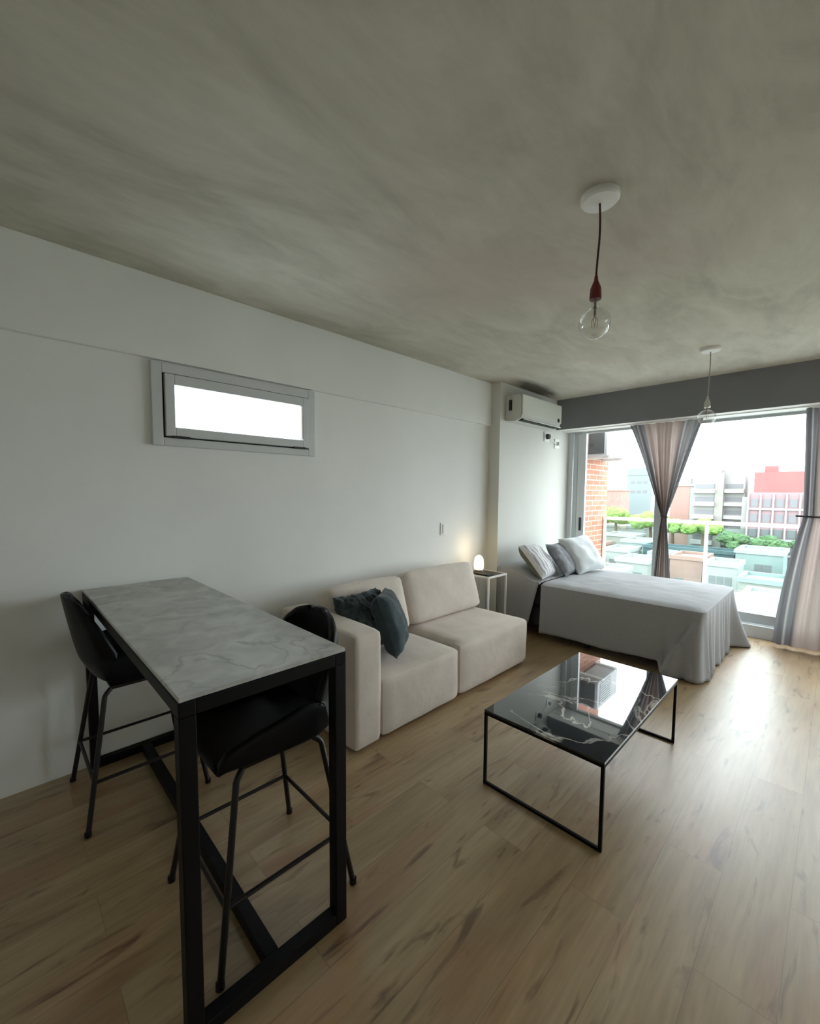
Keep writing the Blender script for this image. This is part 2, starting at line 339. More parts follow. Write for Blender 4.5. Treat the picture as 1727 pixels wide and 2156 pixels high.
tag(boxes('wall_back', [(-.15, RX + .15, Y0 - .15, Y0, 0, H)], M['wall'], smooth=False), 'white wall behind the camera', 'wall', kind=S)
tag(boxes('wall_far', [(5.1, RX, YW, YW + .15, 0, H), (0, 5.1, YW, YW + .15, 2.28, H)], M['white'], smooth=False), 'wall around the balcony window', 'wall', kind=S)
tag(boxes('trim_1', [(0, .032, Y0, 3.87, 2.172, H)], M['wall'], bevel=.004), 'shallow white soffit band along the top of the left wall', 'wall band', kind=S)
tag(boxes('trim_2', [(0, .14, 3.87, YW, 0, H)], M['column'], smooth=False), 'white column wall stepping out beside the bed', 'column', kind=S)
bm = bmesh.new(); add_box(bm, .14, RX, 5.14, 5.5, 2.245, H)
bm.normal_update()
for f in bm.faces:
    if f.normal.z < -.5: f.material_index = 1
tag(obj('trim_3', bm, [M['beam'], M['white']], smooth=False), 'dark grey beam across the ceiling in front of the window', 'beam', kind=S)

# small window on the left wall
w2 = thing('window_1', 'small frosted tilt window high on the left wall', 'window', (0, (WY0 + WY1) / 2, WZ0), kind=S)
cy, cz = (WY0 + WY1) / 2, WZ0
def rect_frame(y0, y1, z0, z1, wl, x0, x1, wt=None, wb=None, wr=None):
    wt = wt or wl; wb = wb or wl; wr = wr or wl
    return [(x0, x1, y0 - cy, y0 + wl - cy, z0 - cz, z1 - cz), (x0, x1, y1 - wr - cy, y1 - cy, z0 - cz, z1 - cz), (x0, x1, y0 + wl - cy, y1 - wr - cy, z0 - cz, z0 + wb - cz), (x0, x1, y0 + wl - cy, y1 - wr - cy, z1 - wt - cz, z1 - cz)]
fr = boxes('window_frame', rect_frame(WY0 - .01, WY1 + .01, WZ0 - .01, WZ1 + .01, .055, -.06, .03, wb=.045), M['alu'], w2, bevel=.004)
boxes('gasket', rect_frame(WY0 + .045, WY1 - .045, WZ0 + .035, WZ1 - .045, .02, -.05, .012), M['gasket'], w2)
sash = boxes('sash', rect_frame(WY0 + .056, WY1 - .048, WZ0 + .043, WZ1 - .049, .05, -.045, .04, wt=.058, wb=.052, wr=.045), M['alu'], w2, bevel=.004)
boxes('pane', [(-.012, -.006, .75 - cy, 1.57 - cy, 1.81 - cz, 2.05 - cz)], M['frosted'], w2, smooth=False)
boxes('glazing_bead', [(-.005, .043, 1.556 - cy, 1.566 - cy, 1.82 - cz, 2.04 - cz)], M['white'], w2)
for y in (.78, 1.54): boxes('hinge', [(.028, .048, y - .045 - cy, y + .045 - cy, WZ0 + .033 - cz, WZ0 + .046 - cz)], M['gasket'], w2)

# big sliding balcony window
w1 = thing('window_2', 'wide aluminium sliding window to the balcony', 'window', (0, 5.56, 0), kind=S)
def wb(name, lst, m, par=w1, bevel=.003): return boxes(name, [(a, b, c - 5.56, d - 5.56, e, f) for a, b, c, d, e, f in lst], m, par, bevel=bevel)
wb('window_frame', [(.14, .20, 5.5, 5.64, 0, 2.28), (5.04, 5.10, 5.5, 5.64, 0, 2.28), (.20, 5.04, 5.5, 5.64, 2.255, 2.28), (.20, 5.04, 5.5, 5.64, 0, .125)], M['alu'])
s1 = wb('sash', [(.21, .265, 5.51, 5.545, .13, 2.25), (1.18, 1.27, 5.51, 5.545, .13, 2.25), (.265, 1.18, 5.51, 5.545, .13, .23), (.265, 1.18, 5.51, 5.545, 2.22, 2.25)], M['alu_grey'])
wb('stile', [(.265, .310, 5.515, 5.55, .13, 2.25), (.311, .372, 5.505, 5.55, .13, 2.25)], M['alu'])
wb('handle', [(.315, .338, 5.485, 5.508, .97, 1.14)], M['gasket'])
wb('pane', [(.372, 1.18, 5.524, 5.53, .23, 2.22)], M['pane'], bevel=0)
s2 = wb('sash', [(1.25, 1.30, 5.57, 5.605, .13, 2.25), (2.55, 2.62, 5.57, 5.605, .13, 2.25), (1.30, 2.55, 5.57, 5.605, .13, .23), (1.30, 2.55, 5.57, 5.605, 2.22, 2.25)], M['alu_grey'])
wb('pane', [(1.30, 2.55, 5.585, 5.591, .23, 2.22)], M['pane'], bevel=0)
s3 = wb('sash', [(2.60, 2.67, 5.51, 5.545, .13, 2.25), (3.83, 3.89, 5.51, 5.545, .13, 2.25), (2.67, 3.83, 5.51, 5.545, .13, .23), (2.67, 3.83, 5.51, 5.545, 2.22, 2.25)], M['alu_grey'])
wb('pane', [(2.67, 3.83, 5.524, 5.53, .23, 2.22)], M['pane'], bevel=0)
wb('sash', [(3.86, 3.92, 5.57, 5.605, .13, 2.25), (4.97, 5.03, 5.57, 5.605, .13, 2.25), (3.92, 4.97, 5.57, 5.605, .13, .23), (3.92, 4.97, 5.57, 5.605, 2.22, 2.25)], M['alu_grey'])
wb('pane', [(3.92, 4.97, 5.585, 5.591, .23, 2.22)], M['pane'], bevel=0)

w3 = thing('fill_window', 'added unseen side window with drawn blind, giving fill daylight to the near end', 'window', (RX + .07, -1.2, 1.1), kind=S)  # added out of view to brighten the near end of the room
boxes('window_frame', [(-.04, .04, -.70, -.65, 0, .9), (-.04, .04, .65, .70, 0, .9), (-.04, .04, -.65, .65, 0, .05), (-.04, .04, -.65, .65, .85, .9)], M['alu'], w3)
boxes('pane', [(-.004, .004, -.65, .65, .05, .85)], M['blind'], w3, smooth=False)

# ---------------------------------------------------------------- bar table
TX1, TY0, TY1, TZ = 1.572, .298, .802, .945
t = thing('bar_table', 'tall bar table with grey marble top and black steel frame set against the left wall', 'table', (.79, .55, 0))
def tb(name, lst, m, bevel=.003, par=t): return boxes(name, [(a - .79, b - .79, c - .55, d - .55, e, f) for a, b, c, d, e, f in lst], m, par, bevel=bevel)
X0 = .004; q = .042
tb('tabletop', [(X0 + .002, TX1 - .002, TY0 + .002, TY1 - .002, TZ - .012, TZ)], M['marble'], .002)
tb('apron', [(X0, TX1, TY0, TY0 + q, TZ - .052, TZ - .0125), (X0, TX1, TY1 - q, TY1, TZ - .052, TZ - .0125), (X0, X0 + q, TY0 + q, TY1 - q, TZ - .052, TZ - .0125), (TX1 - q, TX1, TY0 + q, TY1 - q, TZ - .052, TZ - .0125)], M['black'])
for x in (X0, TX1 - q):
    for y in (TY0, TY1 - q): tb('leg', [(x, x + q, y, y + q, 0, TZ - .052)], M['black'])
    tb('floor_rail', [(x, x + q, TY0 + q, TY1 - q, 0, q)], M['black'])
tb('stretcher', [(X0 + q, TX1 - q, .528, .572, 0, q)], M['black'])

# ---------------------------------------------------------------- bar stools
def make_stool(label, loc, rz):
    s = thing('bar_stool', label, 'stool', loc, rz, 'black bar stools at the marble table')
    prof = [(.222, .608, .210), (.20, .618, .220), (.12, .616, .232), (0, .612, .238), (-.12, .615, .240), (-.190, .636, .238), (-.222, .70, .228), (-.236, .76, .224), (-.247, .82, .218), (-.258, .88, .205), (-.267, .935, .178), (-.273, .975, .128), (-.276, .995, .06)]
    def f(u, v):
        k = v * (len(prof) - 1); i = min(int(k), len(prof) - 2); fr = k - i
        y, z, w = (prof[i][c] * (1 - fr) + prof[i+1][c] * fr for c in range(3))
        s_ = 2*u - 1; a = abs(s_)
        back = min(1, max(0, (v - .30) / .25))
        lift = (.035 + .15 * min(1, v / .45)) * (1 - back) * max(0, (a - .78) / .22) ** 1.5
        s_ = s_ if a < .78 else math.copysign(.93 + .07 * (a - .78) / .22, s_)
        s_ = s_ * .93 / .78 if a < .78 else s_
        if v > .8: pass
        fwd = .125 * back * a**2.4 * (1 - max(0, (v - .55) / .45) * .75)
        return Vector((s_ * w * (1 - .06 * lift * 8), y + fwd, z + lift + (.0 if back < 1 else 0)))
    bm = bmesh.new(); grid_mesh(bm, f, 28, 36)
    seat = obj('seat_shell', bm, M['blackplastic'], s)
    md = seat.modifiers.new('Thick', 'SOLIDIFY'); md.thickness = .030; md.offset = -1
    md2 = seat.modifiers.new('Smooth', 'SUBSURF'); md2.levels = 1; md2.render_levels = 1
    bm = bmesh.new(); add_box(bm, -.15, .15, -.13, .13, .566, .582, bevel=.006); obj('seat_frame', bm, M['stool_leg'], s)
    ft = {}
    for sx in (-1, 1):
        for sy in (-1, 1):
            top = Vector((sx * .15, sy * .13, .574)); foot = Vector((sx * .236, sy * .243, .004))
            bend = Vector((sx * .165, sy * .155, .550))
            bm = bmesh.new(); add_tube(bm, [top, (top + bend) / 2 + Vector((sx * .004, sy * .004, 0)), bend, foot], .0105, 10); add_tube(bm, [foot + Vector((0, 0, -.004)), foot + Vector((0, 0, .014))], .0135, 10)
            obj('leg', bm, M['stool_leg'], s)
            k = (.550 - .205) / (.550 - .004); ft[(sx, sy)] = bend + (foot - bend) * k
    ring = [ft[(-1, -1)], ft[(1, -1)], ft[(1, 1)], ft[(-1, 1)]]
    for i in range(4):
        bm = bmesh.new(); add_tube(bm, [ring[i], ring[(i+1) % 4]], .0075, 8); obj('footrest_bar', bm, M['stool_leg'], s)
    return s
# near stool sits with its rounded back to the sofa, far stool on the opposite side by the wall
st = make_stool('black bar stool nearest the sofa, its round back rising behind the marble table', (1.245, .655, 0), PI)
dup(st, (.312, .462, 0), 0, 'black bar stool beside the left wall at the far end of the marble table')

# ---------------------------------------------------------------- sofa
so = thing('sofa', 'beige velvet two-module sofa with one armrest against the left wall', 'sofa', (.45, 2.3, 0))
def soft_box(name, x0, x1, y0, y1, z0, z1, bev, puff=.012, m=None, par=None, seed=0, rot=None):
    bm = bmesh.new(); c = Vector(((x0+x1)/2, (y0+y1)/2, (z0+z1)/2))
    add_box(bm, x0 - c.x, x1 - c.x, y0 - c.y, y1 - c.y, z0 - c.z, z1 - c.z)
    bmesh.ops.subdivide_edges(bm, edges=bm.edges, cuts=14, use_grid_fill=True)
    hx, hy, hz = (x1-x0)/2, (y1-y0)/2, (z1-z0)/2
    for v in bm.verts:
        p = v.co.copy(); q_ = Vector((max(-hx + bev, min(hx - bev, p.x)), max(-hy + bev, min(hy - bev, p.y)), max(-hz + bev, min(hz - bev, p.z))))
        d = p - q_
        if d.length > 1e-6: p = q_ + d.normalized() * bev
        a, b, e = p.x/hx, p.y/hy, p.z/hz
        p.x += puff * a * max(0, (1 - b*b) * (1 - e*e)); p.y += puff * b * max(0, (1 - a*a) * (1 - e*e)); p.z += puff * e * max(0, (1 - a*a) * (1 - b*b)) * (1 if e > 0 else 0)
        nn = noise.noise(p * 5 + Vector((seed, 0, 0))) * .004
        p += p.normalized() * nn; v.co = p
    o = obj(name, bm, m or M['sofa'], par, loc=c)
    if rot: o.rotation_euler = rot
    return o
ox, oy = .45, 2.3
def sb(name, x0, x1, y0, y1, z0, z1, bev, **k): return soft_box(name, x0-ox, x1-ox, y0-oy, y1-oy, z0, z1, bev, par=so, **k)
sb('seat_module', .06, .885, 1.572, 2.288, .012, .372, .035, seed=1)
sb('seat_module', .06, .885, 2.296, 3.23, .012, .392, .045, seed=2)
sb('armrest', .06, .89, 1.362, 1.565, .012, .668, .03, puff=.006, seed=3)
sb('backrest', .02, .12, 1.59, 3.22, .30, .60, .03, seed=4)
sb('back_cushion', .19, .37, 1.59, 2.285, .375, .785, .042, puff=.018, seed=5, rot=(0, -.30, 0))
sb('back_cushion', .19, .37, 2.31, 3.20, .385, .80, .042, puff=.018, seed=6, rot=(0, -.30, 0))

o = obj('throw_pillow', pillow_bm(.41, .41, .17, seed=3), M['teal']); tag(o, 'smooth dark teal throw pillow leaning in the corner between sofa seat and back cushion', 'cushion')
orient(o, (.62, 1.875, .595), (.62, .55, .30), (-.25, -.1, 1))
bm = pillow_bm(.42, .40, .16, n=44, wrinkle=.012, seed=9)
for v in bm.verts: v.co += Vector([noise.noise(v.co * 38 + Vector((k * 9, 0, 0))) * .010 for k in range(3)])
o = obj('throw_pillow', bm, M['fluffy']); tag(o, 'shaggy blue-grey throw pillow behind the sofa armrest', 'cushion')
orient(o, (.515, 1.75, .60), (.75, .10, .45))

# ---------------------------------------------------------------- coffee table
ct = thing('coffee_table', 'low coffee table with polished black marble top and thin black frames', 'table', (1.785, 2.26, 0), 0)
def cb(name, lst, m, bevel=.0015): return boxes(name, [(a - 1.785, b - 1.785, c - 2.26, d - 2.26, e, f) for a, b, c, d, e, f in lst], m, ct, bevel=bevel)
CX0, CX1, CY0, CY1, CZ = 1.498, 2.07, 1.70, 2.80, .382
cb('tabletop', [(CX0, CX1, CY0, CY1, CZ - .011, CZ)], M['blackmarble'])
w = .014
for y in (CY0, CY1 - w):
    cb('leg_frame', [(CX0, CX0 + w, y, y + w, 0, CZ - .0115), (CX1 - w, CX1, y, y + w, 0, CZ - .0115), (CX0 + w, CX1 - w, y, y + w, 0, w), (CX0 + w, CX1 - w, y, y + w, CZ - .0115 - w, CZ - .0115)], M['black'])
for x in (CX0, CX1 - w): cb('side_rail', [(x, x + w, CY0 + w, CY1 - w, CZ - .0115 - w, CZ - .0115)], M['black'])

# ---------------------------------------------------------------- nightstand and lamp
ns = thing('nightstand', 'small white metal bedside table between sofa and bed', 'side table', (.22, 3.53, 0))
def nb(name, lst, m, bevel=.002): return boxes(name, [(a - .22, b - .22, c - 3.53, d - 3.53, e, f) for a, b, c, d, e, f in lst], m, ns, bevel=bevel)
NX0, NX1, NY0, NY1, NZ = .06, .385, 3.36, 3.68, .648; w = .017
nb('tabletop', [(NX0 + w, NX1 - w, NY0 + w, NY1 - w, NZ - .012, NZ - .001)], M['tray'])
nb('rim', [(NX0, NX1, NY0, NY0 + w, NZ - .018, NZ), (NX0, NX1, NY1 - w, NY1, NZ - .018, NZ), (NX0, NX0 + w, NY0 + w, NY1 - w, NZ - .018, NZ), (NX1 - w, NX1, NY0 + w, NY1 - w, NZ - .018, NZ)], M['white'])
for x in (NX0, NX1 - w):
    for y in (NY0, NY1 - w): nb('leg', [(x, x + w, y, y + w, 0, NZ - .018)], M['white'])
for y in (NY0, NY1 - w): nb('floor_rail', [(NX0 + w, NX1 - w, y, y + w, 0, w)], M['white'])
tl = thing('table_lamp', 'small glowing bedside lamp with round white shade and dark foot', 'lamp', (.175, 3.49, NZ))
bm = bmesh.new(); add_lathe(bm, [(.07, 0), (.072, .006), (.06, .012), (.045, .02), (.04, .03)]); obj('base', bm, M['tray'], tl)
bm = bmesh.new(); add_lathe(bm, [(.036, .03), (.046, .04), (.05, .07), (.049, .11), (.042, .145), (.03, .166), (.014, .177), (0, .18)], n=32); obj('lamp_shade', bm, M['shade'], tl)
ld = bpy.data.lights.new('lamp_glow', 'POINT'); ld.energy = .5; ld.color = (1, .75, .42); ld.shadow_soft_size = .05
lo = bpy.data.objects.new('lamp_glow', ld); COL.objects.link(lo); lo.parent = tl; lo.location = (0.0, 0, .26)
o = boxes('tray', [(-.075, .075, -.06, .06, 0, .014)], M['gasket'], bevel=.003, loc=(.285, 3.45, NZ)); tag(o, 'small black tray on the bedside table beside the lamp', 'tray')

# ---------------------------------------------------------------- bed
bd = thing('bed', 'double bed with dark base along the column wall by the window', 'bed', (1.1, 4.5, 0))
BX0, BX1, BY0, BY1, BZ = .20, 1.97, 3.89, 5.13, .54
def bb(name, lst, m, bevel=.02): return boxes(name, [(a - 1.1, b - 1.1, c - 4.5, d - 4.5, e, f) for a, b, c, d, e, f in lst], m, bd, bevel=bevel)
bb('mattress', [(BX0, BX1, BY0, BY1, .31, BZ)], M['mattress'], .04)
bb('bed_base', [(BX0, BX1, BY0 + .01, BY1 - .01, .12, .305)], M['mattress'], .01)
for x in (.26, 1.06, 1.86):
    for y in (BY0 + .06, BY1 - .12): bb('leg', [(x, x + .045, y, y + .045, 0, .118)], M['gasket'], .003)
bb('headboard', [(.145, .195, BY0 - .02, BY1 + .02, .05, .66)], M['spread'], .015)

# bedspread: top sheet and hanging drape as one cloth
SZ = .562
def drape_path(n):
    """list of (x, y, outward normal, hem z, flare, pleat) clockwise: near side, foot, far side"""
    pts = []
    x0, x1, y0, y1 = .66, 2.0, 3.862, 5.16; rc = .055
    segs = []
    L1 = x1 - rc - x0; La = rc * PI / 2; L2 = (y1 - rc) - (y0 + rc); L3 = x1 - rc - .24
    tot = L1 + La + L2 + La + L3
    for i in range(n + 1):
        s = tot * i / n
        if s < L1: p = (x0 + s, y0, 0, -1)
        elif s < L1 + La: a = (s - L1) / rc; p = (x1 - rc + rc * math.sin(a), y0 + rc - rc * math.cos(a), math.sin(a), -math.cos(a))
        elif s < L1 + La + L2: p = (x1, y0 + rc + s - L1 - La, 1, 0)
        elif s < L1 + 2*La + L2: a = (s - L1 - La - L2) / rc; p = (x1 - rc + rc * math.cos(a), y1 - rc + rc * math.sin(a), math.cos(a), math.sin(a))
        else: p = (x1 - rc - (s - L1 - 2*La - L2), y1, 0, 1)
        pts.append((s, p))
    return pts, L1, La, L2
pts, L1, La, L2 = drape_path(300)
bm = bmesh.new(); NV = 22; cols = []
def sm(a, b, x): x = max(0, min(1, (x - a) / (b - a))); return x*x*(3 - 2*x)
for s, (x, y, nx, ny) in pts:
    c1 = L1 + La / 2; c2 = L1 + La + L2 + La / 2
    near = 1 - sm(L1 - .245, L1 - .19, s)
    hem = .012 + near * .055 + .012 * math.sin(s * 5) * near + near * .035 * sm(L1 - .75, L1 - .3, s)
    far = sm(c2 + .1, c2 + .3, s); hem += far * .1
    fl = .015 + .03 * math.exp(-((s - c1) / .10) ** 2) + .15 * math.exp(-((s - c2) / .12) ** 2)
    pl = .0035 * near + (1 - near) * (1 - far) * .019
    ph = s * 46 + 1.6 * math.sin(s * 9)
    col = []
    for j in range(NV + 1):
        v = j / NV; z = SZ - .02 - (SZ - .02 - hem) * v
        rad = fl * v**1.5 + pl * v**.8 * (math.sin(ph) + .45 * math.sin(ph * .43 + 2)) + near * .01 * noise.noise(Vector((x * 3, z * 3, 0)))
        if j == 0: rad = 0
        # lower corner of the foot drape swings back towards the near side
        sw = 0
        dcr = c1 - s
        if 0 < dcr < .25 * v: rad += .10 * v * (dcr / (.25 * v))
        elif 0 < dcr < .29 * v: rad += .10 * v * (1 - (dcr - .25 * v) / (.04 * v))
        if dcr > 0 and hem > .03: pass
        col.append(bm.verts.new((x + nx * rad + sw * 0, y + ny * rad, z)))
    cols.append(col)
for a, b in zip(cols, cols[1:]):
    for j in range(NV): bm.faces.new((a[j], b[j], b[j+1], a[j+1]))
# top: blend rows from the drape's upper edge to the middle line
NT = 14; tops = []
for k, (s, (x, y, nx, ny)) in enumerate(pts):
    cyy = 4.51; cxx = min(x, 1.5) if abs(nx) < .99 else 1.5
    tx = min(x, 1.45)
    row = [cols[k][0]]
    for j in range(1, NT + 1):
        v = j / NT; px = x + (tx - x) * v; py = y + (cyy - y) * v
        zz = SZ - .02 * (1 - min(1, v * NT / 2.)) ** 2 + .010 * noise.noise(Vector((px * 3, py * 3, 2))) * min(1, v * 4) + .006 * noise.noise(Vector((px * 9, py * 9, 5))) * min(1, v * 4)
        row.append(bm.verts.new((px, py, zz)))
    tops.append(row)
for a, b in zip(tops, tops[1:]):
    for j in range(NT):
        try: bm.faces.new((a[j+1], b[j+1], b[j], a[j]))
        except Exception: pass
bmesh.ops.remove_doubles(bm, verts=bm.verts, dist=.0006)
bs = obj('bedspread', bm, M['spread']); tag(bs, 'grey cotton bedspread draped over the bed, pleated at the foot end', 'bedspread')
md = bs.modifiers.new('Thick', 'SOLIDIFY'); md.thickness = .004; md.offset = 1
# folded head end of the bedspread over the bolster, its flap slanting away from the side drape
bm = bmesh.new()
def head(u, v):
    # u across the width of the head end (wall to foot), v from near hem up, across, and down the far side
    x = .205 + u * .44
    zt = SZ + .006 + .115 * (1 - sm(.25, .98, u))
    if v < .35:
        k = v / .35; z = .10 + .04 * u + (zt - .02 - .10) * k
        xx = x - (1 - k) * .10 * u; y = 3.850 - (1 - k) * .02 - .006 * math.sin(x * 40) * (1 - k)
        return Vector((xx, y, z))
    if v > .75:
        k = (v - .75) / .25; return Vector((x, 5.165 + .01 * k, zt - .02 - (zt - .25) * k))
    k = (v - .35) / .4; e = min(1, min(k, 1 - k) * 12)
    return Vector((x, 3.850 + 1.315 * k, zt - .02 * (1 - e) ** 2 + .006 * noise.noise(Vector((x * 5, k * 6, 0)))))
grid_mesh(bm, head, 16, 60)
hf = obj('folded_end', bm, M['spread'], bs); md = hf.modifiers.new('Thick', 'SOLIDIFY'); md.thickness = .004; md.offset = 0

def bed_pillow(label, w, h, t, m, loc, nrm, seed, up=(-.3, 0, 1)):
    o = obj('bed_pillow', pillow_bm(w, h, t, back_mat=True, seed=seed), m); tag(o, label, 'pillow', 'pillows at the head of the bed'); orient(o, loc, nrm, up); return o
bed_pillow('striped white pillow with olive-grey back, nearest the room on the bed', .46, .42, .16, [M['pil_strip'], M['pil_olive']], (.475, 4.14, .735), (.72, .12, .62), 1)
bed_pillow('slate-grey pillow between the striped pillow and the white pillow', .44, .40, .12, [M['pil_dark'], M['pil_dark']], (.575, 4.50, .735), (.80, .1, .60), 2)
bed_pillow('plump white pillow on the bed nearest the window', .50, .46, .19, [M['pil_white'], M['pil_white']], (.655, 4.81, .765), (.80, -.2, .6), 3)

# ---------------------------------------------------------------- air conditioner indoor unit
ac = thing('wall_air_conditioner', 'white indoor air conditioner high on the column wall above the bed', 'air conditioner', (.14, 4.4, 2.22))
bm = bmesh.new()
sec = [(0, 0), (.12, -.012), (.185, .01), (.20, .05), (.20, .22), (.175, .262), (.0, .27)]
a = [bm.verts.new((x, -.44, z)) for x, z in sec]; b = [bm.verts.new((x, .44, z)) for x, z in sec]
bm.faces.new(a); bm.faces.new(b[::-1])
for i in range(len(sec)): j = (i + 1) % len(sec); bm.faces.new((a[i], b[i], b[j], a[j]))
bmesh.ops.bevel(bm, geom=[e for e in bm.edges], offset=.006, segments=2, affect='EDGES')
body = obj('housing', bm, M['acside'], ac)
boxes('front_panel', [(.201, .209, -.437, .437, .048, .25)], M['plastic'], ac, bevel=.003)
bm = bmesh.new(); add_box(bm, -.03, .03, -.41, .41, -.004, .004, bevel=.002); obj('air_flap', bm, M['plastic'], ac, loc=(.188, 0, .012), rot=(0, .5, 0))
boxes('outlet_slot', [(.10, .19, -.40, .40, -.008, .012)], M['gasket'], ac)
boxes('end_vent', [(.05, .085, -.449, -.441, .10, .21)], M['gasket'], ac, bevel=.002)
bm = bmesh.new(); add_lathe(bm, [(.0, 0), (.022, 0), (.022, .006), (0, .006)], n=20); obj('display', bm, M['gasket'], ac, loc=(.209, .36, .075), rot=(0, PI/2, 0))

def socket(label, y, z, r):
    k = thing('wall_socket', label, 'socket', (.14, y, z))
    boxes('cover_plate', [(0, .012, -.06, .06, -.06, .06)], M['white'], k, bevel=.004)
    bm = bmesh.new(); add_lathe(bm, [(0, 0), (r, 0), (r * .9, .035), (0, .035)], n=20); obj('plug', bm, M['acside'] if r < .03 else M['gasket'], k, loc=(.012, 0, 0), rot=(0, PI/2, 0))
    return k
socket('wall socket with dark round plug just under the air conditioner', 4.88, 2.14, .032)
socket('lower wall socket with small grey plug closer to the window', 5.15, 2.075, .024)
bm = bmesh.new(); add_tube(bm, [(.165, 4.92, 2.14), (.165, 5.0, 2.10), (.16, 5.08, 2.075), (.165, 5.12, 2.075)], .006, 8)
tag(obj('power_cord', bm, M['white']), 'short white cord between the two wall sockets', 'cord')

ls = thing('light_switch', 'narrow light switch on the left wall above the sofa', 'switch', (0, 3.125, 1.10))
boxes('cover_plate', [(0, .008, -.035, .035, -.06, .06)], M['wall'], ls, bevel=.003)
boxes('rocker', [(.008, .012, -.012, .012, -.045, .045)], M['acside'], ls, bevel=.002)

# ---------------------------------------------------------------- pendant bulbs
def pendant(label, x, y, z_sock, z_bulb, rb, mats, wob):
    p = thing('pendant_lamp', label, 'ceiling lamp', (x, y, H))
    bm = bmesh.new(); add_lathe(bm, [(0, 0), (.070, 0), (.071, -.018), (.064, -.026), (.03, -.029), (0, -.030)], n=40); obj('ceiling_rose', bm, M['white'], p)
    zt = z_sock - H + .085
    bm = bmesh.new(); n = 14
    add_tube(bm, [(wob * math.sin(i / n * PI * 1.5) * .6, wob * .4 * math.sin(i / n * PI), -.028 + (zt + .028) * i / n) for i in range(n + 1)], .0042, 8); obj('cord', bm, mats[0], p)
    zs = z_sock - H; ex = wob * math.sin(PI * 1.5) * .6
    bm = bmesh.new(); add_lathe(bm, [(0, .09), (.006, .088), (.008, .07), (.020, .04), (.0225, .0), (.021, -.004), (0, -.004)], c=(ex, 0, zs), n=28); obj('lamp_holder', bm, mats[1], p)
    zb = z_bulb - H; prof = [(.0135, zs - .002)]
    neck = zs - .03
    prof.append((.0145, neck))
    a0 = math.asin(.016 / rb)
    for i in range(1, 22):
        a = a0 + (PI - a0) * i / 21; prof.append((rb * math.sin(a), zb + rb * math.cos(a)))
    bm = bmesh.new(); add_lathe(bm, [(r, z) for r, z in prof], c=(ex, 0, 0), n=40)
    bu = obj('light_bulb', bm, M['bulb'], p)
    bm = bmesh.new(); add_tube(bm, [(ex, 0, zs - .004), (ex, 0, zb + rb * .55)], .005, 8)
    for k in range(4): a = k * PI/2; add_tube(bm, [(ex, 0, zb + rb*.55), (ex + .012 * math.cos(a), .012 * math.sin(a), zb + rb * .2), (ex + .009 * math.cos(a + .6), .009 * math.sin(a + .6), zb - rb * .25)], .0009, 5)
    obj('filament', bm, M['filament'], bu)
    return p
pendant('bare bulb pendant with dark red cord and holder, hanging nearest the camera', 1.946, 1.759, 2.225, 2.128, .060, (M['cord_red'], M['red']), .006)
pendant('bare bulb pendant with pale cord hanging over the bed near the beam', 1.886, 4.165, 2.15, 2.07, .062, (M['cord_clear'], M['chrome']), .004)

# ---------------------------------------------------------------- curtains
def curtain(name_label, ctr, tie_x, zt, ztie, yl, top_w, tie_w, bot_w, bot_x, folds, seed):
    k = thing('curtain', name_label, 'curtain', (tie_x, yl, 0), 0, 'curtains at the balcony window')
    bm = bmesh.new(); NU, NVV = 130, 60
    def f(u, v):
        z = zt - (zt - .03) * v; vt = (zt - ztie) / (zt - .03)
        if v < vt:
            a = v / vt; wd = top_w + (tie_w - top_w) * (a ** .93); cx = ctr + (tie_x - ctr) * a; amp = .022 + .012 * a
        else:
            a = (v - vt) / (1 - vt); wd = tie_w + (bot_w - tie_w) * (1 - (1 - a) ** 1.6); cx = tie_x + (bot_x - tie_x) * a; amp = .022
        amp = min(amp, wd * .28)
        fu = u + .012 * math.sin(v * 9 + u * 12 + seed)
        return Vector((cx - tie_x + (u - .5) * wd, amp * math.sin(fu * folds * 2 * PI + seed) + .3 * amp * math.sin(fu * folds * 4.3 * PI), z))
    grid_mesh(bm, f, NU, NVV, uv=True)
    obj('cloth', bm, M['curtain'], k, recalc=False)
    bm = bmesh.new(); add_tube(bm, [((tie_w * .62) * math.cos(a), .032 * math.sin(a), ztie - .006 * math.cos(a)) for a in [2*PI*i/20 for i in range(21)]], .008, 8, caps=False)
    obj('tieback', bm, M['curtain'], k)
    return k
curtain('rose-grey curtain with striped edges, knotted in the middle of the window', 1.30, 1.335, 2.234, 1.205, 5.30, .70, .05, .20, 1.345, 7, 0)
curtain('gathered grey curtain hanging at the right of the window', 2.62, 2.62, 2.234, 1.25, 5.33, .42, .36, .66, 2.62, 6, 2)
boxes('curtain_rail', [(.15, 5.2, 5.27, 5.35, 2.236, 2.2445)], M['white'], bevel=.002)
tag(bpy.data.objects['curtain_rail'], 'thin white curtain rail under the grey beam', 'curtain rail')

# ---------------------------------------------------------------- balcony
tag(boxes('balcony_floor', [(.0, 5.4, 5.66, 6.95, -.14, -.02)], M['slab'], smooth=False), 'tiled balcony floor outside the window', 'balcony', kind=S)
tag(boxes('balcony_curb', [(.15, 5.4, 6.70, 6.82, -.02, .20)], M['concrete'], bevel=.008), 'low concrete curb under the balcony railing', 'curb', kind=S)
tag(boxes('brick_wall', [(-.10, .15, 5.651, 6.88, -.02, 3.4)], M['brick'], smooth=False), 'red brick wall closing the left end of the balcony', 'wall', kind=S)
rl = thing('balcony_railing', 'glass balcony railing with white top rail', 'railing', (2.3, 6.76, .2))
def rb_(name, lst, m, bevel=.004): return boxes(name, [(a - 2.3, b - 2.3, c - 6.76, d - 6.76, e - .2, f - .2) for a, b, c, d, e, f in lst], m, rl, bevel=bevel)
rb_('top_rail', [(.155, 5.35, 6.735, 6.795, 1.055, 1.10)], M['white'])
